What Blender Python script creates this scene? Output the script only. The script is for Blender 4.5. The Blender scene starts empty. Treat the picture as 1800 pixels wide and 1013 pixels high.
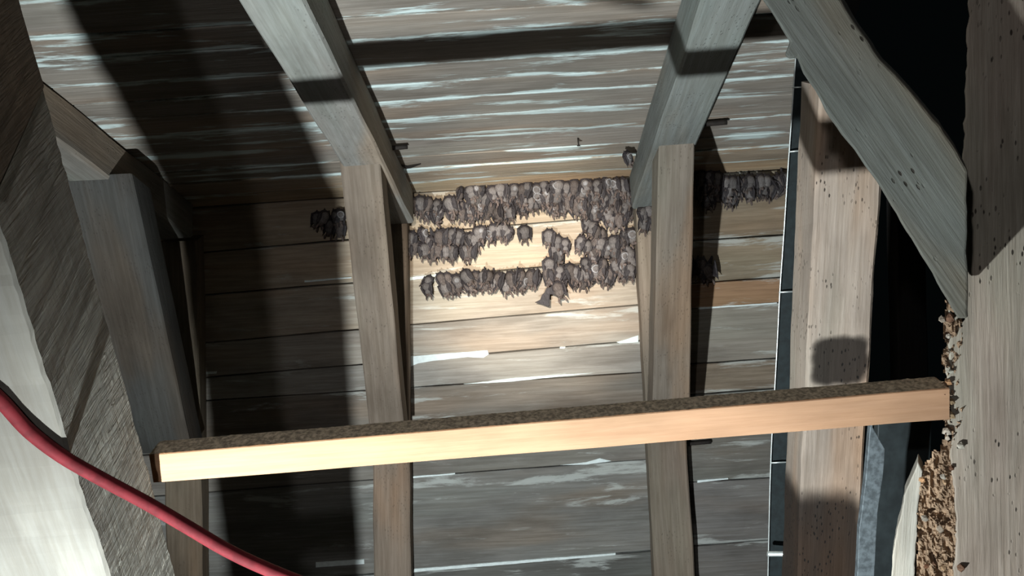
import bpy, bmesh, math, random
from mathutils import Vector, Matrix, noise
from mathutils.bvhtree import BVHTree

# ------------------------------------------------------------------ camera
H = 2.3                                   # eye height above the attic floor
FPX = 1700.0
PHI = math.radians(15); ROLL = math.atan(.055)
_F = Vector((0, math.cos(PHI), -math.sin(PHI)))
_U0 = Vector((0, math.sin(PHI), math.cos(PHI)))
_R = math.cos(ROLL) * Vector((1, 0, 0)) - math.sin(ROLL) * _U0
_U = math.sin(ROLL) * Vector((1, 0, 0)) + math.cos(ROLL) * _U0
EYE = Vector((0, 0, H))
S = bpy.context.scene
COL = S.collection
cam = bpy.data.objects.new('camera', bpy.data.cameras.new('camera'))
COL.objects.link(cam)
cam.data.sensor_width = 36
cam.data.lens = FPX / 1800 * 36
cam.data.clip_start = .02
cam.matrix_world = Matrix(((_R.x, _U.x, -_F.x, EYE.x), (_R.y, _U.y, -_F.y, EYE.y),
                           (_R.z, _U.z, -_F.z, EYE.z), (0, 0, 0, 1)))
S.camera = cam

# ------------------------------------------------------------------ world, lamps, exposure
w = bpy.data.worlds.new('attic_dark'); S.world = w
w.use_nodes = True
w.node_tree.nodes['Background'].inputs[0].default_value = (.55, .8, .85, 1)
w.node_tree.nodes['Background'].inputs[1].default_value = .0012
S.view_settings.view_transform = 'Standard'
S.view_settings.look = 'None'
S.view_settings.gamma = 1
S.view_settings.exposure = .57


def torch(name, loc, target, energy, color, angle, blend, radius):
    l = bpy.data.lights.new(name, 'SPOT')
    l.energy = energy; l.color = color
    l.spot_size = math.radians(angle); l.spot_blend = blend; l.shadow_soft_size = radius
    o = bpy.data.objects.new(name, l); COL.objects.link(o)
    o.location = loc
    o.rotation_euler = (Vector(target) - Vector(loc)).to_track_quat('-Z', 'Y').to_euler()
    return o


# hand torch at waist height, wide beam; head torch with a narrow hot beam and its spill
torch('hand_torch', (-.523, .228, H - 1.151), (.0, 3.0, H - .70), 215, (.89, .97, 1), 104, .9, .018)
torch('head_torch_beam', (-.268, -.31, H + .407), (.065, 3.3, H - .82), 760, (1, .92, .81), 16, 1, .02)
torch('head_torch_spill', (-.268, -.31, H + .407), (.06, 3.3, H - .85), 20, (.98, .98, 1), 84, 1, .02)


# ------------------------------------------------------------------ geometry helpers
def ray(px, py):
    return _F + _R * ((px - 900) / FPX) - _U * ((py - 506.5) / FPX)


def atY(px, py, Y):
    d = ray(px, py)
    return EYE + d * (Y / d.y)


def foot(px, py, Y):
    """outline points below the frame stand on the floor"""
    P = atY(px, py, Y)
    if py >= 1050: P.z = 0
    return P


def onplane(px, py, p, n):
    d = ray(px, py)
    return EYE + d * ((p - EYE).dot(n) / d.dot(n))


YW = 3.3
K0 = atY(720, 340, YW); K1 = atY(1385, 297, YW)
KD = (K1 - K0).normalized()
_a = math.radians(27)
SD = Vector((0, -math.cos(_a), math.sin(_a)))          # up the slope, towards the viewer
SN = KD.cross(SD).normalized()
if SN.z > 0: SN = -SN                                  # into the room


def kneez(x): return K0.z + KD.z / KD.x * (x - K0.x)


def boardpt(px, py):
    P = atY(px, py, YW)
    if P.z > kneez(P.x): P = onplane(px, py, K0, SN)
    return P


def frame(A, B, side):
    x = (B - A).normalized()
    y = (side - x * side.dot(x)).normalized()
    z = x.cross(y)
    m = Matrix((x, y, z)).transposed().to_4x4()
    m.translation = A
    return m


def link(name, me, M, mats, color=None, parent=None, smooth=False):
    for m in (mats if isinstance(mats, (list, tuple)) else [mats]): me.materials.append(m)
    o = bpy.data.objects.new(name, me)
    COL.objects.link(o)
    if color: o.color = (*color, 1)
    if parent:
        o.parent = parent
        o.matrix_parent_inverse = parent.matrix_basis.inverted()
    o.matrix_basis = M
    if smooth:
        for p in me.polygons: p.use_smooth = True
    return o


def tag(o, label=None, cat=None, group=None, kind=None):
    if label: o['label'] = label
    if cat: o['category'] = cat
    if group: o['group'] = group
    if kind: o['kind'] = kind
    return o


def jit(p, amp, fr=9.0, seed=0.0):
    q = p * fr + Vector((seed, seed * 1.7, -seed))
    return p + Vector(noise.noise_vector(q)) * amp


def mesh_from(bm, name, M):
    bmesh.ops.recalc_face_normals(bm, faces=bm.faces)
    bm.transform(M.inverted())
    me = bpy.data.meshes.new(name)
    bm.to_mesh(me); bm.free()
    return me


_seed = [1.0]


def chamf(ring, c):
    out = []
    n = len(ring)
    for i, p in enumerate(ring):
        a = ring[i - 1]; b = ring[(i + 1) % n]
        out.append(p + (a - p).normalized() * c); out.append(p + (b - p).normalized() * c)
    return out


def loft(name, rings, mat, color, side=None, amp=.002, fr=9, cham=.004, seg=.04, parent=None, fine=0.0, sidemat=None):
    """beam through quads given in world space; edges chamfered and worn"""
    _seed[0] += 3.1
    rs = [chamf(r, cham) for r in rings]
    bm = bmesh.new()
    loops = []
    for k in range(len(rs) - 1):
        L = (sum(rs[k + 1], Vector()) - sum(rs[k], Vector())).length / len(rs[k])
        n = max(1, int(L / seg))
        for i in range(n + (1 if k == len(rs) - 2 else 0)):
            t = i / n
            row = []
            for a, b in zip(rs[k], rs[k + 1]):
                p = a.lerp(b, t)
                q = jit(p, amp, fr, _seed[0])
                if fine: q = jit(q, fine, fr * 9, _seed[0])
                row.append(bm.verts.new(q))
            loops.append(row)
    m = len(loops[0])
    for a, b in zip(loops, loops[1:]):
        for i in range(m):
            fc = bm.faces.new((a[i], a[(i + 1) % m], b[(i + 1) % m], b[i]))
            if sidemat: fc.material_index = sidemat.get(i // 2 if i % 2 else -1, 0)
    bm.faces.new(loops[0]); bm.faces.new(loops[-1])
    A = sum(rings[0], Vector()) / 4; B = sum(rings[-1], Vector()) / 4
    M = frame(A, B, side or (rings[0][1] - rings[0][0]))
    return link(name, mesh_from(bm, name, M), M, mat, color, parent)


def frontbeam(name, top, bot, depth, mat, color, slant=0.0, ground=False, **k):
    """top / bot = (x_left, x_right, y, Y): front-face pixels on a vertical plane at Y"""
    rr = []
    for q, (xl, xr, y, Y) in enumerate((bot, top)):
        a = atY(xl, y, Y); b = atY(xr, y + (xr - xl) * -.05, Y)
        D = Vector((0, depth, -slant * depth if q else 0))
        rr.append([a, b, b + D, a + D])
    if ground:                                          # carry the foot straight on down to the floor
        rr[0] = [p + (p - q) * (p.z / max(.01, q.z - p.z)) for p, q in zip(rr[0], rr[1])]
    return loft(name, rr, mat, color, **k)


def prism(name, pts, depth, mat, color, amp=.0, step=.015, fr=40, bev=.002, parent=None, long=None, dvec=None):
    """extruded outline: pts = front face in world space (planar), extruded away"""
    _seed[0] += 3.1
    out = []
    nrm = sum((pts[i].cross(pts[(i + 1) % len(pts)]) for i in range(len(pts))), Vector()).normalized()
    for i, p in enumerate(pts):
        q = pts[(i + 1) % len(pts)]
        n = max(1, int((q - p).length / step))
        for j in range(n):
            a = p.lerp(q, j / n)
            if amp:
                d = jit(a, amp, fr, _seed[0]) - a
                a = a + d - nrm * d.dot(nrm)              # wear stays in the plane of the face
            out.append(a)
    D = dvec or Vector((0, depth, 0))
    bm = bmesh.new()
    f = [bm.verts.new(p) for p in out]
    b = [bm.verts.new(p + D) for p in out]
    bm.faces.new(f); bm.faces.new(b)
    for i in range(len(f)):
        bm.faces.new((f[i], f[(i + 1) % len(f)], b[(i + 1) % len(f)], b[i]))
    A, B = long if long else (pts[0], pts[1])
    M = frame(A, B, Vector((0, 1, .01)))
    o = link(name, mesh_from(bm, name, M), M, mat, color, parent)
    if bev:
        md = o.modifiers.new('edge', 'BEVEL'); md.width = bev; md.segments = 2; md.limit_method = 'ANGLE'
    return o


def tube(name, pts, r, mat, color=None, parent=None, n=10):
    bm = bmesh.new()
    loops = []
    for i, p in enumerate(pts):
        t = (pts[min(i + 1, len(pts) - 1)] - pts[max(i - 1, 0)]).normalized()
        u = t.cross(Vector((.13, .2, 1))).normalized(); v = t.cross(u)
        loops.append([bm.verts.new(p + (u * math.cos(a) + v * math.sin(a)) * r) for a in [2 * math.pi * k / n for k in range(n)]])
    for a, b in zip(loops, loops[1:]):
        for i in range(n): bm.faces.new((a[i], a[(i + 1) % n], b[(i + 1) % n], b[i]))
    bm.faces.new(loops[0]); bm.faces.new(loops[-1])
    M = Matrix.Translation(pts[0])
    return link(name, mesh_from(bm, name, M), M, mat, color, parent, smooth=True)


def spline(P, n=12):
    out = []
    for i in range(len(P) - 1):
        a, b, c, d = P[max(i - 1, 0)], P[i], P[i + 1], P[min(i + 2, len(P) - 1)]
        for k in range(n):
            t = k / n
            out.append(.5 * ((2 * b) + (c - a) * t + (2 * a - 5 * b + 4 * c - d) * t * t + (3 * b - a - 3 * c + d) * t ** 3))
    return out + [P[-1]]


# ------------------------------------------------------------------ materials
class NT:
    def __init__(s, name):
        s.m = bpy.data.materials.new(name); s.m.use_nodes = True
        s.t = s.m.node_tree; s.b = s.t.nodes['Principled BSDF']

    def n(s, typ, **k):
        x = s.t.nodes.new(typ)
        for a, v in k.items():
            if a.startswith('i_'):
                key = a[2:]
                x.inputs[int(key) if key.isdigit() else key].default_value = v
            else: setattr(x, a, v)
        return x

    def l(s, a, b): s.t.links.new(a, b)

    def math(s, op, a, b=None, c=None, clamp=False):
        x = s.n('ShaderNodeMath', operation=op, use_clamp=clamp)
        for i, v in enumerate((a, b, c)):
            if v is None: continue
            if isinstance(v, (int, float)): x.inputs[i].default_value = v
            else: s.l(v, x.inputs[i])
        return x.outputs[0]

    def mix(s, f, a, b, blend='MIX'):
        x = s.n('ShaderNodeMix', data_type='RGBA', blend_type=blend)
        for sock, v in ((x.inputs[0], f), (x.inputs[6], a), (x.inputs[7], b)):
            if isinstance(v, (int, float)): sock.default_value = v
            elif isinstance(v, tuple): sock.default_value = (*v, 1) if len(v) == 3 else v
            else: s.l(v, sock)
        return x.outputs[2]

    def noise(s, vec, scale, sc=(1, 1, 1), detail=5, rough=.6, w=None, dist=0):
        mp = s.n('ShaderNodeMapping'); mp.inputs['Scale'].default_value = sc
        s.l(vec, mp.inputs[0])
        x = s.n('ShaderNodeTexNoise', noise_dimensions='4D')
        x.inputs['Scale'].default_value = scale; x.inputs['Detail'].default_value = detail
        x.inputs['Roughness'].default_value = rough; x.inputs['Distortion'].default_value = dist
        s.l(mp.outputs[0], x.inputs['Vector'])
        if w is not None: s.l(w, x.inputs['W'])
        return x.outputs[0]

    def ramp(s, f, lo, hi, a=0.0, b=1.0):
        x = s.n('ShaderNodeMapRange', interpolation_type='SMOOTHSTEP')
        s.l(f, x.inputs[0])
        for i, v in enumerate((lo, hi, a, b)): x.inputs[i + 1].default_value = v
        return x.outputs[0]


def wood(name, bloom=0.0, edge=0.0, worm=0.0, grain=1.0, saw=0.0, bloomcol=(.58, .68, .66), shade_patches=(), dark=.45, warm=.35, rough=.85, fine=1.0, gain=1.0):
    """grey weathered timber; long axis = local X; obj.color is the timber's own colour"""
    t = NT(name)
    tc = t.n('ShaderNodeTexCoord'); oi = t.n('ShaderNodeObjectInfo')
    ob = tc.outputs['Object']
    W = t.math('MULTIPLY', oi.outputs['Random'], 40.0)
    base = oi.outputs['Color']
    if gain != 1: base = t.mix(1.0, base, (gain, gain, gain), 'MULTIPLY')
    g = t.noise(ob, 1, (3 * fine, 70 * fine, 70 * fine), 6, .65, W, .3)          # grain
    g2 = t.noise(ob, 1, (14, 260, 260), 3, .6, W)
    bl = t.noise(ob, 1, (2.2, 7, 7), 5, .6, W)              # blotches
    hue = t.noise(ob, 1, (1.1, 5, 5), 3, .5, t.math('ADD', W, 9.0))
    c = t.mix(t.ramp(g, .32, .72), t.mix(1.0, base, (dark, dark * .97, dark * .93), 'MULTIPLY'), base)
    c = t.mix(t.math('MULTIPLY', t.ramp(bl, .40, .68), .55), c, t.mix(1.0, c, (1.35, 1.33, 1.28), 'MULTIPLY'))
    c = t.mix(t.math('MULTIPLY', t.ramp(bl, .52, .30), .5), c, t.mix(1.0, c, (.50, .47, .44), 'MULTIPLY'))
    c = t.mix(t.math('MULTIPLY', t.ramp(hue, .50, .66), warm), c, t.mix(1.0, c, (1.32, .98, .72), 'MULTIPLY'))
    c = t.mix(t.math('MULTIPLY', t.ramp(hue, .48, .34), warm * .8), c, t.mix(1.0, c, (.86, 1.0, .98), 'MULTIPLY'))
    h = t.math('ADD', t.math('MULTIPLY', g, 1.0), t.math('MULTIPLY', g2, .45))
    if saw:
        sx = t.noise(ob, 1, (150, 10, 10), 3, .6, W, 1.2)
        m = t.math('MULTIPLY', t.ramp(sx, .42, .62), saw)
        c = t.mix(m, c, t.mix(1.0, c, (.55, .54, .52), 'MULTIPLY'))
        h = t.math('SUBTRACT', h, t.math('MULTIPLY', t.ramp(sx, .4, .62), 1.6))
    if worm:
        mp = t.n('ShaderNodeMapping'); mp.inputs['Scale'].default_value = (55, 130, 130); t.l(ob, mp.inputs[0])
        v = t.n('ShaderNodeTexVoronoi'); v.inputs['Scale'].default_value = 1; t.l(mp.outputs[0], v.inputs['Vector'])
        clus = t.noise(ob, 9, (1, 1, 1), 3, .6, W)
        hole = t.math('MULTIPLY', t.ramp(v.outputs['Distance'], .26, .14), t.ramp(clus, .48, .60))
        c = t.mix(t.math('MULTIPLY', hole, worm), c, (.035, .028, .022))
        h = t.math('SUBTRACT', h, t.math('MULTIPLY', hole, 3.0))
    if bloom:
        n1 = t.noise(ob, 1, (3.2, 26, 26), 7, .68, t.math('ADD', W, 17.0), .5)
        n3 = t.noise(ob, 1, (2.5, 2.5, 2.5), 2, .5, t.math('ADD', W, 3.0))
        sep = t.n('ShaderNodeSeparateXYZ'); t.l(tc.outputs['Generated'], sep.inputs[0])
        y = sep.outputs[1]
        ed = t.math('MULTIPLY', t.math('ABSOLUTE', t.math('SUBTRACT', y, .5)), 2.0)
        f = t.math('ADD', n1, t.math('MULTIPLY', t.math('SUBTRACT', t.math('POWER', ed, 3.0), .5), edge))
        f = t.math('ADD', f, t.math('MULTIPLY', t.math('SUBTRACT', n3, .5), .35))
        m = t.math('MULTIPLY', t.ramp(f, .50, .61), bloom)
        c = t.mix(m, c, bloomcol)
    for (loc, rad, col, amt) in shade_patches:                     # shadow patches painted into the wood colour
        mp = t.n('ShaderNodeMapping', vector_type='TEXTURE')
        mp.inputs['Location'].default_value = loc; mp.inputs['Scale'].default_value = rad
        wob = t.n('ShaderNodeVectorMath', operation='MULTIPLY_ADD')
        nz = t.n('ShaderNodeTexNoise'); nz.inputs['Scale'].default_value = 26; nz.inputs['Detail'].default_value = 3
        t.l(ob, nz.inputs['Vector'])
        t.l(nz.outputs['Color'], wob.inputs[0]); wob.inputs[1].default_value = (.02, .02, .02); t.l(ob, wob.inputs[2])
        t.l(wob.outputs[0], mp.inputs[0])
        sp = t.n('ShaderNodeSeparateXYZ'); t.l(mp.outputs[0], sp.inputs[0])
        r4 = t.math('ADD', t.math('POWER', t.math('ABSOLUTE', sp.outputs[0]), 4.0), t.math('POWER', t.math('ABSOLUTE', sp.outputs[1]), 4.0))
        m = t.math('MULTIPLY', t.ramp(r4, 1.5, .45), amt)
        c = t.mix(m, c, t.mix(1.0, c, col, 'MULTIPLY'))
    t.l(c, t.b.inputs['Base Color'])
    t.b.inputs['Roughness'].default_value = rough
    t.b.inputs['Specular IOR Level'].default_value = .25
    bp = t.n('ShaderNodeBump'); bp.inputs['Strength'].default_value = .55 * grain; bp.inputs['Distance'].default_value = .004
    t.l(h, bp.inputs['Height']); t.l(bp.outputs[0], t.b.inputs['Normal'])
    return t.m


def plain(name, col, rough=.6, metal=0, var=.25, scale=60, spec=.4):
    t = NT(name)
    tc = t.n('ShaderNodeTexCoord')
    n = t.noise(tc.outputs['Object'], scale, (1, 1, 1), 4, .6)
    c = t.mix(t.ramp(n, .35, .65), tuple(x * (1 - var) for x in col), tuple(min(1, x * (1 + var)) for x in col))
    t.l(c, t.b.inputs['Base Color'])
    t.b.inputs['Roughness'].default_value = rough; t.b.inputs['Metallic'].default_value = metal
    t.b.inputs['Specular IOR Level'].default_value = spec
    bp = t.n('ShaderNodeBump'); bp.inputs['Strength'].default_value = .25; bp.inputs['Distance'].default_value = .002
    t.l(n, bp.inputs['Height']); t.l(bp.outputs[0], t.b.inputs['Normal'])
    return t.m


M_ROOF = wood('roof_board_wood', bloom=.95, edge=.15, dark=.7, fine=1.5)
M_WALL = wood('wall_board_wood', bloom=.5, edge=.16, dark=.7, fine=1.5, bloomcol=(.66, .70, .66))
M_TIMB = wood('old_timber', worm=.3, warm=.6, dark=.72, grain=.7, fine=1.5)
M_WORM = wood('wormy_timber', worm=.95, grain=.8, warm=.85, dark=.70, fine=2.2)
M_SAWN = wood('sawn_timber', saw=.5, grain=1.0, warm=.2, dark=.85, fine=2, gain=2.4)
M_PALE = wood('pale_planed_timber', grain=.4, warm=.15, dark=.86, fine=2)
M_LATH = wood('fresh_pine', grain=.3, warm=.4, dark=.85, fine=2)
M_ROT = wood('rotten_wood', worm=.9, grain=2.5, warm=.7, dark=.5)
M_DARK = plain('near_black_surface', (.010, .012, .013), .9)  # near black: backing behind the joints, darkness of the right-hand opening as colour
M_SHEET = plain('dark_slate_sheet', (.007, .012, .013), .75, 0, .3)
M_STEEL = plain('slate_grey_metal', (.11, .13, .14), .55, .3, .35, 90)
M_WIRE = plain('bright_wire', (.62, .66, .64), .4, .6, .1)
M_CABLE = plain('red_rubber', (.10, .010, .013), .75, 0, .25, 40, .15)
M_WHITE = plain('white_filler', (.80, .88, .86), .7, 0, .06)
M_IRON = plain('rusted_iron', (.018, .013, .010), .8, 0, .3)
M_FLOOR = wood('floor_board_wood')

# ------------------------------------------------------------------ the setting: boarded wall and slope
random.seed(7)


def band_board(name, parent, org, ud, vd, nrm, u0, u1, v00, v01, v10, v11, th, mat, color, n=26, wav=.0025, lift=0.0):
    """one board: (u along, v across): lower edge v00->v01, upper edge v10->v11, front face on the plane, thickness behind"""
    _seed[0] += 2.3
    bm = bmesh.new()
    rows = []
    for i in range(n + 1):
        t = i / n
        u0_, u1_ = u0, u1
        r = []
        for a, b, sgn in ((v00, v01, 1), (v10, v11, 2)):
            v = a + (b - a) * t
            ue = u1(v) if callable(u1) else u1
            u = u0 + (ue - u0) * t
            v += wav * noise.noise(Vector((u * 5, sgn * 7.3, _seed[0])))+ .4*wav * noise.noise(Vector((u * 19, sgn * 7.3, _seed[0])))
            cup = .0015 * noise.noise(Vector((u * 2, v * 9, _seed[0] + 4))) + lift
            P = org + ud * u + vd * v + nrm * cup
            r.append(P)
        c = .0022
        d = (r[1] - r[0]).normalized()
        ring = [r[0] - nrm * th, r[0] - nrm * c, r[0] + d * c, r[1] - d * c, r[1] - nrm * c, r[1] - nrm * th]
        rows.append([bm.verts.new(p) for p in ring])
    for a, b in zip(rows, rows[1:]):
        for i in range(6): bm.faces.new((a[i], a[(i + 1) % 6], b[(i + 1) % 6], b[i]))
    bm.faces.new(rows[0]); bm.faces.new(rows[-1])
    A = org + ud * u0 + vd * ((v00 + v10) / 2)
    M = frame(A, A + ud, vd)
    return link(name, mesh_from(bm, name, M), M, mat, color, parent)


def flat(name, pts, mat, color=(.05, .05, .05), th=.01, nrm=Vector((0, 1, 0))):
    bm = bmesh.new()
    f = [bm.verts.new(p) for p in pts]; b = [bm.verts.new(p + nrm * th) for p in pts]
    bm.faces.new(f); bm.faces.new(b)
    for i in range(len(f)): bm.faces.new((f[i], f[(i + 1) % len(f)], b[(i + 1) % len(f)], b[i]))
    M = Matrix.Translation(pts[0])
    o = link(name, mesh_from(bm, name, M), M, mat, color)
    return tag(o, kind='structure')


# back wall: dark backing with boards in front of it. plane coords: u = x - K0.x along KD, v = height above knee (negative = down)
VZ = Vector((0, 0, 1)); NW = Vector((0, -1, 0))
XL, XR = -2.3, 1.02
ub = .031
wall = flat('wall_back', [Vector((XL, YW + .026, -.02)), Vector((XR, YW + .026, -.02)), Vector((XR, YW + .026, kneez(XR) + .0)), Vector((XL, YW + .026, kneez(XL) + .0))], M_DARK)
tag(wall, 'boarded lower wall of horizontal planks behind the studs')


def vof(px, py):
    P = atY(px, py, YW)
    return P.x - K0.x, P.z - K0.z


def seam(p0, p1):
    """line v = a + b*u through two pixels"""
    (u0, v0), (u1, v1) = vof(*p0), vof(*p1)
    b = (v1 - v0) / (u1 - u0)
    return v0 - b * u0, b


KN = (0.0, KD.z / KD.x)
X_ = Vector((1, 0, 0))
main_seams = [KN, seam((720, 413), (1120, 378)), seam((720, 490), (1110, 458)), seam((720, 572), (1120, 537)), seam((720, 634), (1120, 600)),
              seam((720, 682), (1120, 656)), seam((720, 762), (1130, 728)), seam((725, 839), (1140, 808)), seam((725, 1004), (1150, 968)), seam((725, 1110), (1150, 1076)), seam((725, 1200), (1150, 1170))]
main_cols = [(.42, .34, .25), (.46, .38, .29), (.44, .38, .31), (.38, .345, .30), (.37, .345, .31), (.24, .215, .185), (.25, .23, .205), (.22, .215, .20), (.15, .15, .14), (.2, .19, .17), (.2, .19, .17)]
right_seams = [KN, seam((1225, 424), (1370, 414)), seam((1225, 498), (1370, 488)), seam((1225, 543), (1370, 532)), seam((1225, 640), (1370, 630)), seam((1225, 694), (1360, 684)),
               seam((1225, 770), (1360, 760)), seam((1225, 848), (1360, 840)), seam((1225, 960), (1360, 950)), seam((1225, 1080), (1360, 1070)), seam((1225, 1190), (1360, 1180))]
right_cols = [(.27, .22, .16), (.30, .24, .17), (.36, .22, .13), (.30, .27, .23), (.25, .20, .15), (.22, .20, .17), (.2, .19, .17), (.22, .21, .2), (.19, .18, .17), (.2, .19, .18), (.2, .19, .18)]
ujoin = atY(1190, 600, YW).x - K0.x
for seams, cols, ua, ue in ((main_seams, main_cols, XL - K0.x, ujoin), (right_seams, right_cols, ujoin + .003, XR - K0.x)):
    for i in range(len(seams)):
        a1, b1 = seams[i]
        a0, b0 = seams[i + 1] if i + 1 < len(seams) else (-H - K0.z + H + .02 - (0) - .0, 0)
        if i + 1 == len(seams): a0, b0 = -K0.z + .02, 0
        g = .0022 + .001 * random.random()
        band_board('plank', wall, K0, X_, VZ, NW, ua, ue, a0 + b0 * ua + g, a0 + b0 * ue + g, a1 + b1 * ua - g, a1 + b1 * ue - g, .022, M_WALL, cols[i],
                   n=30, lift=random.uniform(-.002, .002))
# sloping roof underside above the knee
LSL = 3.1
ceil_pts = [K0 + KD * (XL - K0.x) - SN * .026, K0 + KD * (XR - K0.x) - SN * .026, K0 + KD * (.42 - K0.x + .0) + SD * LSL - SN * .026, K0 + KD * (XL - K0.x) + SD * LSL - SN * .026]


def xend(v):
    Y = YW + SD.y * v
    return max(.52, .60 + (Y - 1.75) * .25) - K0.x


ceil_pts[2] = K0 + KD * xend(LSL) + SD * LSL - SN * .026
ceiling = flat('ceiling', ceil_pts, M_DARK, nrm=-SN)
tag(ceiling, 'sloping roof underside of horizontal planks streaked with white')
v = 0.0
k = 0
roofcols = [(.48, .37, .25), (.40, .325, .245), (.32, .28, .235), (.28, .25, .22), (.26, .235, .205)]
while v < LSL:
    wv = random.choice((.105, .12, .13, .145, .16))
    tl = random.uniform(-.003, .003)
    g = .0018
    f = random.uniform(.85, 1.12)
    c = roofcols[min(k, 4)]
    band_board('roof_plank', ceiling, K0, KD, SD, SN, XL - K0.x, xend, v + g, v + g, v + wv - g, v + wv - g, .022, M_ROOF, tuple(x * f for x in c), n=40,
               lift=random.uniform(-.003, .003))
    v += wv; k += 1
# gable side far right, coloured near black so the opening reads dark; floor below the frame
flat('wall_right', [Vector((2.3, -.8, 0)), Vector((2.3, 4.2, 0)), Vector((2.3, 4.2, 3.4)), Vector((2.3, -.8, 3.4))], M_DARK, nrm=Vector((1, 0, 0)))
flat('floor', [Vector((-2.4, -1.2, 0)), Vector((2.3, -1.2, 0)), Vector((2.3, 4.2, 0)), Vector((-2.4, 4.2, 0))], M_FLOOR, (.14, .125, .11), nrm=Vector((0, 0, -1)), th=.03)

# strips of white filler squeezed into the plank joints
for pts in ([(721, 627), (790, 621), (822, 619), (857, 616), (859, 623), (850, 629), (822, 628), (760, 635), (735, 639), (721, 645)],
            [(1084, 602), (1122, 590), (1122, 602), (1090, 604)],
            [(815, 676), (900, 665), (985, 659), (1045, 656), (985, 662), (900, 671)],
            [(721, 488), (775, 481), (775, 485), (721, 493)],
            [(726, 838), (800, 832), (800, 834), (726, 841)], [(985, 818), (1030, 813), (1055, 806), (1075, 811), (1030, 817)],
            [(728, 1001), (900, 987), (1082, 973), (1082, 976), (900, 992), (728, 1006)],
            [(985, 610), (994, 610), (992, 613), (984, 613)],
            [(1228, 541), (1366, 532), (1366, 534), (1228, 544)], [(1226, 845), (1280, 841), (1280, 843), (1226, 849)],
            [(352, 655), (381, 653), (380, 657), (352, 659)], [(555, 990), (640, 984), (640, 992), (555, 998)], [(535, 494), (618, 487), (618, 489), (535, 497)]):
    P = [atY(x, y, YW - .004) for x, y in pts]
    prism('filler_strip', P, .02, M_WHITE, (1, 1, 1), amp=.0012, fr=60, bev=.0, step=.02, parent=wall)

P = [onplane(x, y, K0 + SN * .003, SN) for x, y in ((704, 291), (716, 293), (740, 289), (722, 296), (714, 297))]
prism('split', P, .004, M_IRON, (.02, .02, .02), bev=0, parent=ceiling, dvec=-SN * .006)

# ------------------------------------------------------------------ frames: rafter, strut, stud
RAFT = .12                                              # rafter depth below the boards


def slope_at(x, Y, off):
    """point under the slope: board plane offset by off into the room"""
    P0 = K0 + SN * off
    d = Vector((x, Y, 0)) - P0
    z = P0.z - (SN.x * d.x + SN.y * d.y) / SN.z
    return Vector((x, Y, z))


GREY = (.29, .285, .265)
BRN = (.225, .185, .14)
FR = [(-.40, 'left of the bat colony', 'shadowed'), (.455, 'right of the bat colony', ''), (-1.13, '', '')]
names = {0: ('grey rafter sloping up from the strut left of the bat colony',),
         1: ('grey rafter sloping up from the strut right of the bat colony',),
         2: ('dim rafter at far left, its end partly hidden by the sawn post',)}


def rafter(x0, xtop, wd, label, Y0=3.26, Y1=.75, col=GREY):
    rr = []
    for Y, x in ((Y0, x0), (Y1, xtop)):
        a = slope_at(x - wd / 2, Y, .001); b = slope_at(x + wd / 2, Y, .001)
        # cross-section perpendicular to the slope
        rr.append([a, b, b + SN * RAFT, a + SN * RAFT])
    o = loft('rafter', rr, M_TIMB, col, side=Vector((1, 0, 0)), amp=.004, fr=4, cham=.006)
    return tag(o, label, 'rafter', 'rafters under the sloping roof')


rafter(-.378, -.44, .118, 'grey rafter sloping up from the strut left of the bat colony')
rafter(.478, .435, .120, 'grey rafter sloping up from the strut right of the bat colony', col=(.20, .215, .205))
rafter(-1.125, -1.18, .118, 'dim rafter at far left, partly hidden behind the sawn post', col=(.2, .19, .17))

studs = [((650, 716, 392), (657, 722, 1013), 'brown wall stud standing left of the bat colony'),
         ((1114, 1178, 300), (1151, 1222, 1013), 'brown wall stud standing right of the bat colony'),
         ((282, 346, 425), (292, 356, 1013), 'dim wall stud at the left, right of the sawn post'),
         ((1575, 1625, 330), (1585, 1640, 1013), 'unlit wall stud in the dark opening beyond the wormy post')]
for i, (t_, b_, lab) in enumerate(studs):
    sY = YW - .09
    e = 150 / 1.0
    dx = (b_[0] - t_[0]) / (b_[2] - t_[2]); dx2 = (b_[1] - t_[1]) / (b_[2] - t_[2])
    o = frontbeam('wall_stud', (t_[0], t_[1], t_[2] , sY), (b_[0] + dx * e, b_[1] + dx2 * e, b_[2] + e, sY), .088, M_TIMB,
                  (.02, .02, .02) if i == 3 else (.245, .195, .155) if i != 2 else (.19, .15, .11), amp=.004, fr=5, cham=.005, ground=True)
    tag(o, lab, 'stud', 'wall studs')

struts = [((597, 667, 283, 2.66), (652, 712, 775, 3.06), .12, 'brown strut propping the rafter left of the bat colony', (.24, .195, .155)),
          ((1158, 1220, 247, 2.66), (1146, 1212, 775, 3.06), .12, 'brown strut propping the rafter right of the bat colony', (.225, .19, .155)),
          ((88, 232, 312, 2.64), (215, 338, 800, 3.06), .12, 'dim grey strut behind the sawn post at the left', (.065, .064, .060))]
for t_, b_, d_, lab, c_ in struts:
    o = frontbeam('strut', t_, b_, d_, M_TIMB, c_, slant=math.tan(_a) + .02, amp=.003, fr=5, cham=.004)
    tag(o, lab, 'strut', 'struts under the rafters')

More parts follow.
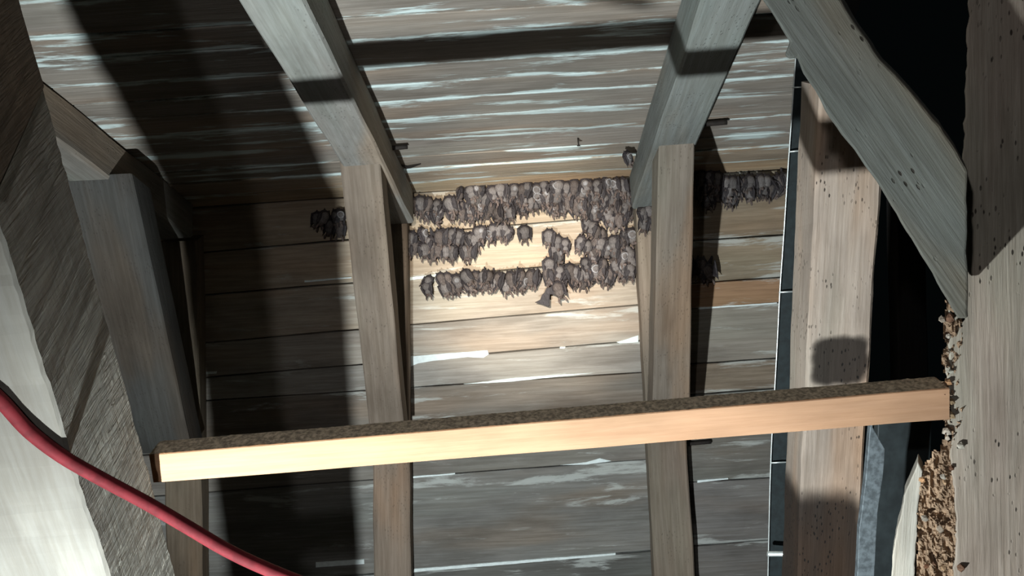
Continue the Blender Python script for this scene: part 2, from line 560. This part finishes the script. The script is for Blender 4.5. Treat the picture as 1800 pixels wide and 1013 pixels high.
# pegs driven through the rafters and stud
for a, b, Y, r_, lab in (((655, 263), (716, 258), 2.72, .0075, 'dark peg sticking out of the left rafter above the strut'),
                         ((1215, 220), (1278, 214), 2.62, .0085, 'dark peg sticking out of the right rafter above the strut'),
                         ((1195, 782), (1250, 777), 3.12, .008, 'dark peg sticking out of the stud under the pale batten')):
    A, B = (onplane(*a, K0 + SN * .012, SN), onplane(*b, K0 + SN * .012, SN)) if Y < 3 else (atY(*a, YW - .012), atY(*b, YW - .012))
    P = [A.lerp(B, i / 8) for i in range(9)]
    P = [jit(p, .001, 60, 2) for p in P]
    tag(tube('wooden_peg', P, r_, M_IRON, n=7), lab, 'peg', 'pegs in the frames')
A = boardpt(1016, 244)
nl = tube('nail', [A - SN * .004, A + SN * .012, A + SN * .02 + Vector((0, 0, .002))], .0022, M_IRON, n=8)
tag(nl, 'bent iron nail sticking out of the sloping planks above the bats', 'nail')
tube('nail_head', [A + SN * .0205, A + SN * .0225], .005, M_IRON, parent=nl, n=10)

# ------------------------------------------------------------------ right-hand post, sheet, wire
PY = 1.885
shade_list = []
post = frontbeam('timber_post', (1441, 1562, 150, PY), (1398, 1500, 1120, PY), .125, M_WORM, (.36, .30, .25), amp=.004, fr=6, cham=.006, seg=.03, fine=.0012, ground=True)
tag(post, 'wormy tan post under the diagonal brace, with painted dark shadow patches', 'post')
# cast shadows painted as dark patches, placed in the post's local frame
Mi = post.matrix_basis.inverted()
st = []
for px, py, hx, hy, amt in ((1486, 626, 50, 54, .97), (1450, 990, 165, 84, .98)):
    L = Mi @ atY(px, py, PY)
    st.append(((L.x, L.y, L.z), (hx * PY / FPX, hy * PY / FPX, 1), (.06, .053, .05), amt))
post.data.materials[0] = wood('shadow_painted_timber', worm=.95, grain=.7, warm=.8, dark=.74, fine=2, shade_patches=st)

SY = 2.06
wp = [(1399, 96), (1392, 200), (1385, 300), (1378, 410), (1371, 512), (1366, 610), (1361, 700), (1355, 813), (1350, 1013), (1347, 1100)]
sh = prism('dark_sheet', [foot(x, y, SY) for x, y in wp] + [foot(1520, 1100, SY), atY(1530, 96, SY)], .004, M_SHEET, (.02, .03, .03), amp=0, bev=0,
           long=(atY(1350, 1013, SY), atY(1399, 96, SY)))
tag(sh, 'narrow blackish sheet standing behind the wormy post', 'sheet')
wr = tube('wire', spline([foot(x, y, SY - .006) for x, y in wp], 6), .0016, M_WIRE, n=8)
tag(wr, 'thin bright wire running up the edge of the blackish sheet', 'wire')
for x0, y0, x1, y1 in ((1393, 154, 1422, 153), (1386, 267, 1414, 264), (1369, 514, 1404, 512), (1354, 814, 1390, 812)):
    tube('wire_clip', [atY(x0, y0, SY - .006), atY((x0 + x1) / 2, (y0 + y1) / 2, SY - .008), atY(x1 + 4, y1, SY - .006)], .0018, M_WIRE, parent=wr, n=8)
pp = tube('pale_pipe', [atY(1349, 974, SY - .05), atY(1450, 974, SY - .03), atY(1580, 985, SY + .0)], .006, M_WIRE, n=12)
tag(pp, 'short pale pipe crossing behind the foot of the wormy post', 'pipe')

# ------------------------------------------------------------------ foreground: diagonal brace and decayed post
BY = 1.17
bp_ = [(1320, -30), (1341, 0), (1368, 42), (1389, 74), (1380, 96), (1388, 104), (1400, 100), (1412, 128), (1450, 194), (1500, 262), (1557, 347), (1610, 435), (1672, 542),
       (1684, 560), (1700, 560), (1700, 300), (1690, 280), (1672, 250), (1640, 208), (1600, 162), (1560, 118), (1525, 72), (1500, 38), (1478, 0), (1458, -30)]
br = prism('brace_beam', [atY(x, y, BY) for x, y in bp_], .11, M_WORM, (.20, .215, .195), amp=.0022, fr=45, bev=.003, step=.012, dvec=Vector((.042, .10, -.004)),
           long=(atY(1400, 0, BY), atY(1690, 420, BY)))
tag(br, 'grey wormy diagonal brace running down to the decayed post', 'brace')
FY = 1.30
fp = [(1706, -40), (1700, 40), (1697, 150), (1692, 280), (1686, 400), (1676, 500), (1668, 545), (1672, 575), (1664, 600), (1668, 640), (1662, 655), (1668, 700), (1664, 742),
      (1672, 770), (1668, 800), (1676, 860), (1680, 950), (1676, 1070), (2010, 1070), (2010, -40)]
fpo = prism('decayed_post', [foot(x, y, FY) for x, y in fp], .20, M_WORM, (.385, .32, .265), amp=.0035, fr=70, bev=.003, step=.008, dvec=Vector((.10, .20, -.02)),
            long=(atY(1800, 1013, FY), atY(1800, 0, FY)))
tag(fpo, 'thick brown worm-eaten post at the right edge, its side rotting away', 'post')
sp_ = [(1614, 812), (1606, 832), (1598, 850), (1590, 872), (1584, 905), (1573, 950), (1568, 990), (1560, 1070), (1612, 1070), (1611, 950), (1615, 880), (1622, 830)]
prism('sapwood_strip', [foot(x, y, FY + .005) for x, y in sp_], .05, M_WORM, (.50, .48, .42), amp=.0015, fr=60, bev=.002, step=.008, parent=fpo, dvec=Vector((.022, .05, -.01)),
      long=(atY(1600, 1013, FY), atY(1616, 812, FY)))
# crumbling brown core between sapwood and heartwood
rt = [(1690, 752), (1668, 772), (1656, 768), (1650, 792), (1640, 790), (1634, 808), (1622, 812), (1612, 846), (1608, 1070), (1700, 1070)]


def rotten(name, pts, Y, parent):
    bm = bmesh.new()
    xs = [p[0] for p in pts]; ys = [p[1] for p in pts]

    def inside(x, y):
        c = False
        for i in range(len(pts)):
            (xa, ya), (xb, yb) = pts[i], pts[i - 1]
            if (ya > y) != (yb > y) and x < (xb - xa) * (y - ya) / (yb - ya) + xa: c = not c
        return c
    step = 3.0
    nx, ny = int((max(xs) - min(xs)) / step) + 1, int((max(ys) - min(ys)) / step) + 1
    grid = {}
    for i in range(nx + 1):
        for j in range(ny + 1):
            x = min(xs) + i * step; y = min(ys) + j * step
            q = Vector((x * .06, y * .03, 0))
            hgt = .016 * abs(noise.noise(q * .9)) + .010 * noise.noise(q * 2.2) + .005 * noise.noise(q * 6) + .003 * noise.noise(q * 15)
            if inside(x + 6 * noise.noise(q * 3), y + 8 * noise.noise(q * 3 + Vector((9, 0, 0)))):
                grid[i, j] = (bm.verts.new(atY(x, y, Y - hgt)), bm.verts.new(atY(x, y, Y + .06)))
    for (i, j) in list(grid):
        if all((i + a, j + b) in grid for a, b in ((1, 0), (1, 1), (0, 1))):
            q = [grid[i, j], grid[i + 1, j], grid[i + 1, j + 1], grid[i, j + 1]]
            bm.faces.new([z[0] for z in q]); bm.faces.new([z[1] for z in reversed(q)])
    ed = [e for e in bm.edges if len(e.link_faces) == 1]
    back = {g[0]: g[1] for g in grid.values()}
    for e in ed:
        a, b = e.verts
        if a in back and b in back:
            try: bm.faces.new((a, b, back[b], back[a]))
            except ValueError: pass
    loose = [v_ for v_ in bm.verts if not v_.link_faces]
    bmesh.ops.delete(bm, geom=loose, context='VERTS')
    M = frame(atY(1650, 1013, Y), atY(1655, 760, Y), Vector((0, 1, 0)))
    o = link(name, mesh_from(bm, name, M), M, M_ROT, (.42, .29, .19), parent)
    tag(o, 'crumbling reddish brown rotten wood')
    return o


ct = [(1690, 800), (1650, 830), (1625, 850), (1612, 1070), (1690, 1070)]
prism('core_wood', [foot(x, y, FY + .03) for x, y in ct], .04, M_ROT, (.42, .29, .19), amp=.002, bev=0, step=.01, parent=fpo, dvec=Vector((.02, .04, 0)),
      long=(foot(1650, 1070, FY + .03), atY(1650, 800, FY + .03)))
rotten('rotten_core', rt, FY + .012, fpo)
rotten('rotten_edge', [(1662, 520), (1690, 500), (1694, 560), (1690, 620), (1680, 650), (1694, 720), (1690, 760), (1655, 775), (1660, 740), (1655, 690), (1660, 660), (1652, 630), (1660, 610), (1656, 575)], FY + .004, fpo)
random.seed(11)
for i in range(26):                                    # crumbs still clinging to the edge
    y = random.uniform(560, 1000)
    x = random.uniform(1654, 1672) if y < 770 else random.uniform(1612, 1690)
    bm = bmesh.new()
    bmesh.ops.create_icosphere(bm, subdivisions=1, radius=random.uniform(.003, .007))
    C = atY(x, y, FY - .004)
    for v_ in bm.verts: v_.co = C + jit(v_.co, .003, 200, i) * 1.0
    M = Matrix.Translation(C)
    link('wood_crumb', mesh_from(bm, 'wood_crumb', M), M, M_ROT, random.choice(((.45, .30, .18), (.5, .45, .38), (.2, .11, .07))), fpo)

# slate-grey metal bar and the dark panel below the batten
BYm = 1.44
bar = prism('metal_bar', [foot(x, y, BYm) for x, y in ((1537, 720), (1534, 752), (1556, 790), (1552, 840), (1543, 900), (1529, 1050), (1497, 1050), (1511, 930), (1522, 840), (1529, 755))], .012, M_STEEL,
            (.2, .2, .2), amp=.0006, fr=50, bev=.0015, long=(atY(1515, 1013, BYm), atY(1540, 755, BYm)))
tag(bar, 'slate grey metal bar with a slanted tip below the pale batten', 'metal bar')
pan = prism('slate_panel', [foot(x, y, 1.62) for x, y in ((1546, 690), (1640, 680), (1660, 1080), (1530, 1080))], .02, plain('slate_panel_paint', (.014, .019, .020), .6, 0, .3, 25), (.1, .1, .1), bev=.002,
            long=(atY(1600, 1080, 1.62), atY(1600, 680, 1.62)))
tag(pan, 'dark slate panel behind the metal bar', 'panel')

# ------------------------------------------------------------------ foreground left: sawn leaning post in two lengths
yt, yb = 1.071, 1.307


def edgeY(py): return yt + (yb - yt) * (py - 155) / (1013 - 155)


def BRp(py, px=None):
    if px is None: px = 80 + (310 - 80) * (py - 155) / (1013 - 155)
    return atY(px, py, edgeY(py))


def FRp(px, py, ref):
    d = ray(px, py)
    return EYE + d * (ref.x / d.x)


b0 = BRp(1013); b1 = BRp(155)
f0 = FRp(190, 1013, b0); f1 = FRp(-12, 356, b1)
_dn = (b0 - b1) / abs(b0.z - b1.z); _fn = (f0 - f1) / abs(f0.z - f1.z)
b0 = b0 + _dn * (b0.z - .0); f0 = f0 + _fn * (f0.z - .0)
Lw = Vector((-.165, 0, 0))
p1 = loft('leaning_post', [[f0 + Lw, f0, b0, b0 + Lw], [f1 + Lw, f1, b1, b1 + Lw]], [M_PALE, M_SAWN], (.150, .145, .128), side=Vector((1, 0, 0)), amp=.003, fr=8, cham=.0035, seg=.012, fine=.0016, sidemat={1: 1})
tag(p1, 'thick leaning post at the left edge with rough saw marks', 'post')
dv = (b1 - b0).normalized()
b2 = b1 + dv * .55; f2 = f1 + (f1 - f0).normalized() * .55
g = dv * .004
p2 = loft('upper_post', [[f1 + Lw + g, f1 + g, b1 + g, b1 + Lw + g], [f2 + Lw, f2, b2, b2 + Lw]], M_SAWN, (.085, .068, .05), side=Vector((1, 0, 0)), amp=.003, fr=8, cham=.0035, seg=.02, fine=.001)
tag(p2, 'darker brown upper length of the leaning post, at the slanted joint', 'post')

# pale batten across the picture
LY = 1.29
tl, bl_, tr, brr = atY(262, 800, LY), atY(270, 850, LY), atY(1669, 683, LY), atY(1669, 738, LY)
dB = Vector((0, .045, 0))
lath = loft('batten', [[bl_, tl, tl + dB, bl_ + dB], [brr, tr, tr + dB, brr + dB]], M_LATH, (.42, .25, .15), side=Vector((0, 0, 1)), amp=.0012, fr=6, cham=.0012, seg=.03)
tag(lath, 'pale fresh sawn batten nailed across between the two big posts', 'batten')
# dust and droppings along its top
random.seed(5)
bm = bmesh.new()
nu, nv = 260, 10
rows = []
for i in range(nu + 1):
    row = []
    for j in range(nv + 1):
        P = tl.lerp(tr, .001 + .997 * i / nu) + dB * (j / nv)
        e = min(j, nv - j) / (nv / 2)
        P.z += .0006 + (.0035 * max(0, noise.noise(P * 60)) + .003 * max(0, noise.noise(P * 170)) + .001) * min(1, e + .35)
        row.append(bm.verts.new(P))
    rows.append(row)
for a, b in zip(rows, rows[1:]):
    for j in range(nv): bm.faces.new((a[j], a[j + 1], b[j + 1], b[j]))
Mt = frame(tl, tr, dB)
du = link('droppings', mesh_from(bm, 'droppings', Mt), Mt, plain('dust_and_droppings', (.42, .335, .24), .95, 0, .45, 160), (.1, .1, .1), lath)
tag(du, 'dark crust of dust and droppings', kind='stuff')

# red cable, lying against the front of the leaning post
_pn = (f1 - f0).cross(Lw).normalized()


def cabpt(x, y):
    P = onplane(min(x, 190), y if x <= 190 else 848, f0, _pn)
    return atY(x, y, P.y - .014)


cp = [(-560, 470), (-400, 455), (-260, 490), (-150, 565), (-70, 640), (0, 703), (50, 757), (110, 803), (180, 843), (260, 886), (330, 927), (400, 968), (470, 1001), (560, 1036), (680, 1075)]
tag(tube('red_cable', spline([cabpt(x, y) for x, y in cp], 10), .0081, M_CABLE, n=20), 'thick red rubber cable sagging in front of the leaning post', 'cable')

# ------------------------------------------------------------------ bats
def fur(name, c0, c1, rough=.9):
    t = NT(name)
    tc = t.n('ShaderNodeTexCoord'); oi = t.n('ShaderNodeObjectInfo')
    W = t.math('MULTIPLY', oi.outputs['Random'], 30.0)
    n = t.noise(tc.outputs['Object'], 1, (500, 500, 90), 4, .6, W)
    c = t.mix(t.ramp(n, .3, .7), c0, c1)
    br = t.math('ADD', .72, t.math('MULTIPLY', oi.outputs['Random'], .6))
    hsv = t.n('ShaderNodeHueSaturation'); t.l(c, hsv.inputs['Color']); t.l(br, hsv.inputs['Value'])
    t.l(hsv.outputs[0], t.b.inputs['Base Color'])
    t.b.inputs['Roughness'].default_value = rough
    t.b.inputs['Specular IOR Level'].default_value = .2
    bp = t.n('ShaderNodeBump'); bp.inputs['Strength'].default_value = .6; bp.inputs['Distance'].default_value = .002
    t.l(n, bp.inputs['Height']); t.l(bp.outputs[0], t.b.inputs['Normal'])
    return t.m


BM = [fur('bat_back_fur', (.060, .047, .042), (.125, .105, .095)), fur('bat_belly_fur', (.085, .074, .070), (.165, .150, .143)),
      fur('bat_wing_skin', (.020, .017, .018), (.045, .038, .039), .55), fur('bat_face_skin', (.075, .055, .047), (.14, .108, .095), .6),
      fur('bat_pale_fur', (.14, .13, .128), (.29, .285, .29))]


def blob(bm, c, r, mat, seg=12, rings=8, rot=None):
    g = bmesh.ops.create_uvsphere(bm, u_segments=seg, v_segments=rings, radius=1)
    fs = set()
    for v_ in g['verts']:
        p = Vector((v_.co.x * r[0], v_.co.y * r[1], v_.co.z * r[2]))
        if rot: p = rot @ p
        v_.co = p + c
        fs.update(v_.link_faces)
    for f in fs: f.material_index = mat


def limb(bm, pts, rad, mat, n=7):
    loops = []
    for i, p in enumerate(pts):
        t = (pts[min(i + 1, len(pts) - 1)] - pts[max(i - 1, 0)]).normalized()
        u = t.cross(Vector((.3, 1, .2))).normalized(); v_ = t.cross(u)
        loops.append([bm.verts.new(p + (u * math.cos(a) + v_ * math.sin(a)) * rad[i]) for a in [2 * math.pi * k / n for k in range(n)]])
    for a, b in zip(loops, loops[1:]):
        for i in range(n): bm.faces.new((a[i], a[(i + 1) % n], b[(i + 1) % n], b[i])).material_index = mat
    bm.faces.new(loops[0]).material_index = mat; bm.faces.new(loops[-1]).material_index = mat


def sheet(bm, pts, th, mat):
    """thick membrane panel from a polygon (fan)"""
    n = (pts[1] - pts[0]).cross(pts[2] - pts[0]).normalized() * th / 2
    a = [bm.verts.new(p + n) for p in pts]; b = [bm.verts.new(p - n) for p in pts]
    bm.faces.new(a).material_index = mat; bm.faces.new(b[::-1]).material_index = mat
    for i in range(len(a)): bm.faces.new((a[i], a[(i + 1) % len(a)], b[(i + 1) % len(a)], b[i])).material_index = mat


V = Vector


def bat_mesh(name, belly=True, turn=0.0, tilt=0.0, splay=0.0, wrap=0.0, spread=0, round_=1.0, ring=False, pale=False):
    """hanging head-down: feet at the origin, body down -Z, viewer on -Y"""
    bm = bmesh.new()
    # dark hood of folded wings and tail skin over the rump, furry trunk in front of it
    blob(bm, V((0, .003, -.0185)), (.0200 * round_, .0125, .0185), 2, 14, 10)
    blob(bm, V((0, -.004, -.0225)), (.0150 * round_, .0135, .0160), 1 if belly else 0, 14, 10)
    blob(bm, V((0, -.003, -.036)), (.0150, .0130, .0145), 1 if belly else 0)
    blob(bm, V((0, .003, -.034)), (.0175, .0110, .020), 0)
    if pale: blob(bm, V((.001, -.0075, -.020)), (.0105, .0115, .0105), 4)
    if ring:                                            # pale fringe of fur round the belly
        n, m = 20, 6
        vv = [[bm.verts.new(V((math.cos(a) * (.0112 * round_ + .0022 * math.cos(b)), -.0140 + .0026 * math.sin(b) + .003 * math.cos(2 * a + .6), -.0215 + math.sin(a) * (.0118 + .0022 * math.cos(b)))))
               for b in [2 * math.pi * j / m for j in range(m)]] for a in [2 * math.pi * i / n for i in range(n)]]
        for i in range(n):
            for j in range(m):
                bm.faces.new((vv[i][j], vv[(i + 1) % n][j], vv[(i + 1) % n][(j + 1) % m], vv[i][(j + 1) % m])).material_index = 4
    # head, muzzle, ears
    R3 = Matrix.Rotation(turn, 3, 'Z') @ Matrix.Rotation(tilt, 3, 'X')
    hc = V((0, -.005, -.049))
    blob(bm, hc, (.0092, .0105, .0092), 0, rot=R3)
    blob(bm, hc + R3 @ V((0, -.009, -.0055)), (.0050, .0075, .0050), 3, rot=R3)
    blob(bm, hc + R3 @ V((0, -.0155, -.0065)), (.0026, .0022, .0022), 2, rot=R3)
    for s in (-1, 1):
        blob(bm, hc + R3 @ V((s * .0052, -.0085, -.001)), (.0013, .0013, .0013), 2, 6, 5)
        base = hc + R3 @ V((s * .0065, .001, -.004)); tip = hc + R3 @ V((s * .0115, -.002, -.0215))
        mid = base.lerp(tip, .5) + R3 @ V((s * .002, -.001, 0))
        limb(bm, [base, mid, tip.lerp(mid, .25), tip], [.0036, .0038, .0026, .0009], 3)
        # folded wing: forearm along the flank, wrist low beside the head, fingers folded back up
        sh_ = V((s * .011, .0, -.041)); el = V((s * (.0195 + splay * .010), -.002 - wrap * .004, -.018 + splay * .022)); wr_ = V((s * (.0165 + splay * .006 - wrap * .007), -.008 - wrap * .007, -.050))
        if spread == s:
            el = V((s * .030, -.003, -.030)); wr_ = V((s * .044, -.004, -.066))
            limb(bm, [sh_, el, wr_], [.0035, .003, .0026], 2)
            t1, t2, t3 = V((s * .080, -.004, -.040)), V((s * .052, -.003, -.026)), V((s * .034, -.002, -.012))
            for q in (t1, t2, t3): limb(bm, [wr_, wr_.lerp(q, .6) + V((0, 0, .002)), q], [.002, .0016, .001], 2)
            sheet(bm, [sh_, el, wr_, t1, V((s * .062, -.003, -.038)), t2, V((s * .042, -.003, -.022)), t3, V((s * .028, 0, -.012)), V((s * .008, 0, -.012))], .0028, 2)
            continue
        limb(bm, [sh_, el], [.0035, .0026], 2)
        limb(bm, [el, el.lerp(wr_, .5) + V((s * .0015, 0, 0)), wr_], [.0030, .0034, .0032], 2)
        limb(bm, [wr_, wr_ + V((s * .003, -.002, -.012))], [.0022, .0008], 2)              # thumb claw
        fold = V((s * (.0150 + splay * .01), .001, -.008))
        limb(bm, [wr_, wr_.lerp(fold, .5) + V((s * .003, .001, 0)), fold], [.0036, .0050, .0016], 2)
        sheet(bm, [el, wr_, V((s * .012, -.011 - wrap * .006, -.044)), V((s * (.0125 - wrap * .008), -.0135 - wrap * .006, -.030)), V((s * .0135, -.008, -.014))], .0024, 2)
        # leg and foot
        limb(bm, [V((s * .008, .0, -.012)), V((s * .009, .001, -.004)), V((s * .0085, .006, .003))], [.0036, .0026, .002], 2)
    bmesh.ops.recalc_face_normals(bm, faces=bm.faces)
    src = bpy.data.meshes.new(name + '_src'); bm.to_mesh(src)
    bmesh.ops.triangulate(bm, faces=bm.faces)
    bm.faces.ensure_lookup_table()
    bvh = BVHTree.FromBMesh(bm)
    mi = [f.material_index for f in bm.faces]
    o = bpy.data.objects.new('tmp', src); COL.objects.link(o)
    md = o.modifiers.new('r', 'REMESH'); md.mode = 'VOXEL'; md.voxel_size = .0013; md.use_smooth_shade = True
    dg = bpy.context.evaluated_depsgraph_get()
    me = bpy.data.meshes.new_from_object(o.evaluated_get(dg))
    me.name = name
    bpy.data.objects.remove(o); bpy.data.meshes.remove(src); bm.free()
    me.materials.clear()
    for m in BM: me.materials.append(m)
    for p in me.polygons:
        _, _, idx, _ = bvh.find_nearest(p.center)
        p.material_index = mi[idx]
        p.use_smooth = True
    return me


BATS = [bat_mesh('bat_belly', True, 0, -.25),
        bat_mesh('bat_ringed', True, .6, -.35, .15, 0, 0, 1.05, True),
        bat_mesh('bat_back', False, 3.14, .1, .1),
        bat_mesh('bat_wrapped', True, -.5, -.5, 0, .9),
        bat_mesh('bat_splayed', False, -.3, -.5, 1.0),
        bat_mesh('bat_plump', True, -.7, -.1, .35, 0, 0, 1.15),
        bat_mesh('bat_spread', False, .2, -.3, .2, 0, -1),
        bat_mesh('bat_pale', True, .3, -.3, .1, .2, 0, .95, False, True)]
bat_count = [0]


def bat(px, py, Y, label, group, var=None, sc=None, rz=None, roll=None):
    """feet at the pixel, on a vertical layer at distance Y"""
    v_ = var if var is not None else random.choices((0, 1, 2, 3, 4, 5, 7), (4, 1.1, 3, 3, 1.8, 4, 1.6))[0]
    o = bpy.data.objects.new('bat', BATS[v_])
    COL.objects.link(o)
    o.location = atY(px, py, Y)
    s = sc or random.uniform(.86, 1.10)
    s *= 1.03
    o.scale = (s, s, s)
    o.rotation_euler = (random.uniform(-.15, .12), (roll if roll is not None else random.gauss(0, .26)), (rz if rz is not None else random.gauss(0, .5)))
    tag(o, label, 'bat', group)
    bat_count[0] += 1
    return o


ORD = 'first second third fourth fifth sixth seventh eighth ninth tenth eleventh twelfth thirteenth fourteenth fifteenth sixteenth seventeenth eighteenth nineteenth twentieth'.split()


def ordinal(i):
    if i < 20: return ORD[i]
    tens = {2: 'twenty', 3: 'thirty', 4: 'forty'}
    n = i + 1
    return {20: 'twentieth', 30: 'thirtieth', 40: 'fortieth'}[n] if n % 10 == 0 else tens[n // 10] + '-' + ORD[n % 10 - 1]


def number(bats, text):
    """tell look-alikes apart by their place along the row, counted in the picture from the left"""
    for i, o in enumerate(sorted(bats, key=lambda b: b.location.x / b.location.y)): o['label'] = text % ordinal(i)


def interp(cv, x):
    for (xa, ya), (xb, yb) in zip(cv, cv[1:]):
        if xa <= x <= xb: return ya + (yb - ya) * (x - xa) / (xb - xa)
    return cv[0][1] if x < cv[0][0] else cv[-1][1]


BL = 34                                                # a bat's length in pixels at the wall


def fill(top, bot, x0, x1, dx, dy, label, group, Yoff=.016, lay=.007):
    n = 0
    L = 0
    maxl = 8
    tiers = []
    while L < maxl:
        tier = []
        x = x0 + (dx / 2 if L % 2 else 0)
        any_ = False
        while x <= x1:
            xx = x + random.uniform(-3, 3)
            y = interp(top, xx) + 3 + L * dy + random.uniform(-3.5, 3.5)
            if L == 0 or y + BL * .86 < interp(bot, xx) + 4:
                tier.append(bat(xx, y, YW - Yoff - max(0, 2 - L) * lay - random.uniform(0, .004), label, group))
                any_ = True
            x += dx
        if not any_: break
        tiers.append(tier)
        L += 1
    for i, tier in enumerate(tiers):
        number(tier, label % ('topmost' if i == 0 else ORD[i]))


random.seed(21)
T1 = [(712, 349), (735, 343), (767, 346), (796, 342), (803, 326), (818, 322), (850, 319), (895, 318), (937, 316), (970, 315), (1003, 313), (1030, 309), (1077, 307), (1112, 312)]
B1 = [(712, 386), (752, 390), (812, 393), (850, 391), (902, 393), (910, 376), (957, 377), (994, 384), (1023, 378), (1036, 395), (1103, 404), (1112, 404)]
fill(T1, B1, 716, 1108, 13.4, 12.5, 'grey-brown bat, %%s from the left in the %s tier of the thick top row', 'bats in the top row')
T3 = [(738, 498), (757, 486), (770, 478), (800, 477), (820, 475), (850, 469), (880, 474), (920, 470), (957, 470), (965, 465), (999, 461), (1011, 466), (1024, 448), (1036, 455), (1066, 453), (1083, 450), (1112, 460)]
B3 = [(738, 516), (770, 521), (800, 519), (850, 514), (900, 512), (954, 506), (990, 513), (1017, 506), (1058, 506), (1091, 500), (1113, 499)]
fill(T3, B3, 744, 1110, 13.4, 11, 'grey-brown bat, %%s from the left in the %s tier of the lowest row', 'bats in the lowest row')
bat(965, 452, YW - .03, 'single bat perched above the lowest row, below the small cluster', 'bats of the colony', var=5, rz=0, roll=0)
number([bat(x, y, YW - .018 - random.uniform(0, .01), 'grey-brown bat in the loose middle row, left half', 'bats in the left of the middle row', roll=random.gauss(0, .12)) for x, y in ((722, 405), (740, 399), (755, 414), (730, 419), (718, 424), (745, 425), (772, 402), (784, 402), (796, 400), (808, 402), (770, 426), (783, 428), (795, 428), (760, 430), (815, 428), (826, 426), (824, 408),
             (833, 408), (838, 397), (848, 396), (860, 398), (868, 393), (877, 390), (886, 391), (896, 398))],
       'grey-brown bat, %s from the left in the left half of the middle row')
bat(921, 395, YW - .02, 'lone round bat hanging by itself at the end of the middle row', 'bats of the colony', var=5, sc=1.0, rz=.1, roll=0)
number([bat(x, y, YW - .02 - random.uniform(0, .01), 'grey-brown bat in the small isolated cluster on the pale plank', 'bats in the small cluster', roll=0) for x, y in ((965, 402), (979, 412), (993, 418), (973, 428), (981, 434))],
       'grey-brown bat, %s from the left in the small isolated cluster on the pale plank')
number([bat(x, y, YW - .018 - random.uniform(0, .012), 'grey-brown bat in the straggling patch beside the right stud', 'bats in the patch by the right stud', roll=random.gauss(0, .15)) for x, y in ((1033, 381), (1042, 386), (1049, 394), (1056, 399), (1022, 413), (1033, 420), (1045, 412), (1058, 415), (1040, 436), (1051, 432), (1078, 413), (1086, 418), (1093, 412), (1081, 430), (1096, 438), (1101, 428), (1108, 434), (1106, 446), (1067, 424), (1098, 402), (1108, 400))],
       'grey-brown bat, %s from the left in the patch beside the right stud')
T4 = [(1226, 296), (1262, 294), (1275, 306), (1300, 304), (1340, 301), (1388, 300)]
B4 = [(1226, 368), (1280, 366), (1340, 358), (1388, 350)]
fill(T4, B4, 1230, 1386, 15, 15, 'dark bat, %%s from the left in the %s tier of the shadowed right row', 'bats in the shadowed row')
number([bat(x, y, YW - .02, 'bat in the dark just left of the left strut', 'bats left of the left strut') for x, y in ((560, 372), (575, 370), (588, 368), (600, 367), (582, 384), (597, 386))],
       'bat in the dark left of the left strut, %s from the left')
number([bat(x, y, YW - .09 - .016, 'bat clinging to the front of the right stud', 'bats on the right stud') for x, y in ((1127, 362), (1138, 358), (1150, 357), (1134, 378), (1146, 377), (1153, 384))],
       'bat clinging to the front of the right stud, %s from the left')
bat(1101, 265, 2.98, 'lone bat clinging where the right rafter meets the planks', 'bats of the colony', var=1, sc=.8)
bat(1233, 452, YW - .03, 'dark bat hanging just right of the right stud, upper of two', 'bats of the colony', var=4, sc=1.25)
bat(1240, 464, YW - .045, 'dark bat hanging just right of the right stud, lower of two', 'bats of the colony', var=4, sc=1.1)
bat(976, 494, YW - .052, 'bat with one wing spread under the lowest row', 'bats of the colony', var=6, sc=1.12, rz=0, roll=-.3)
print('bats', bat_count[0])
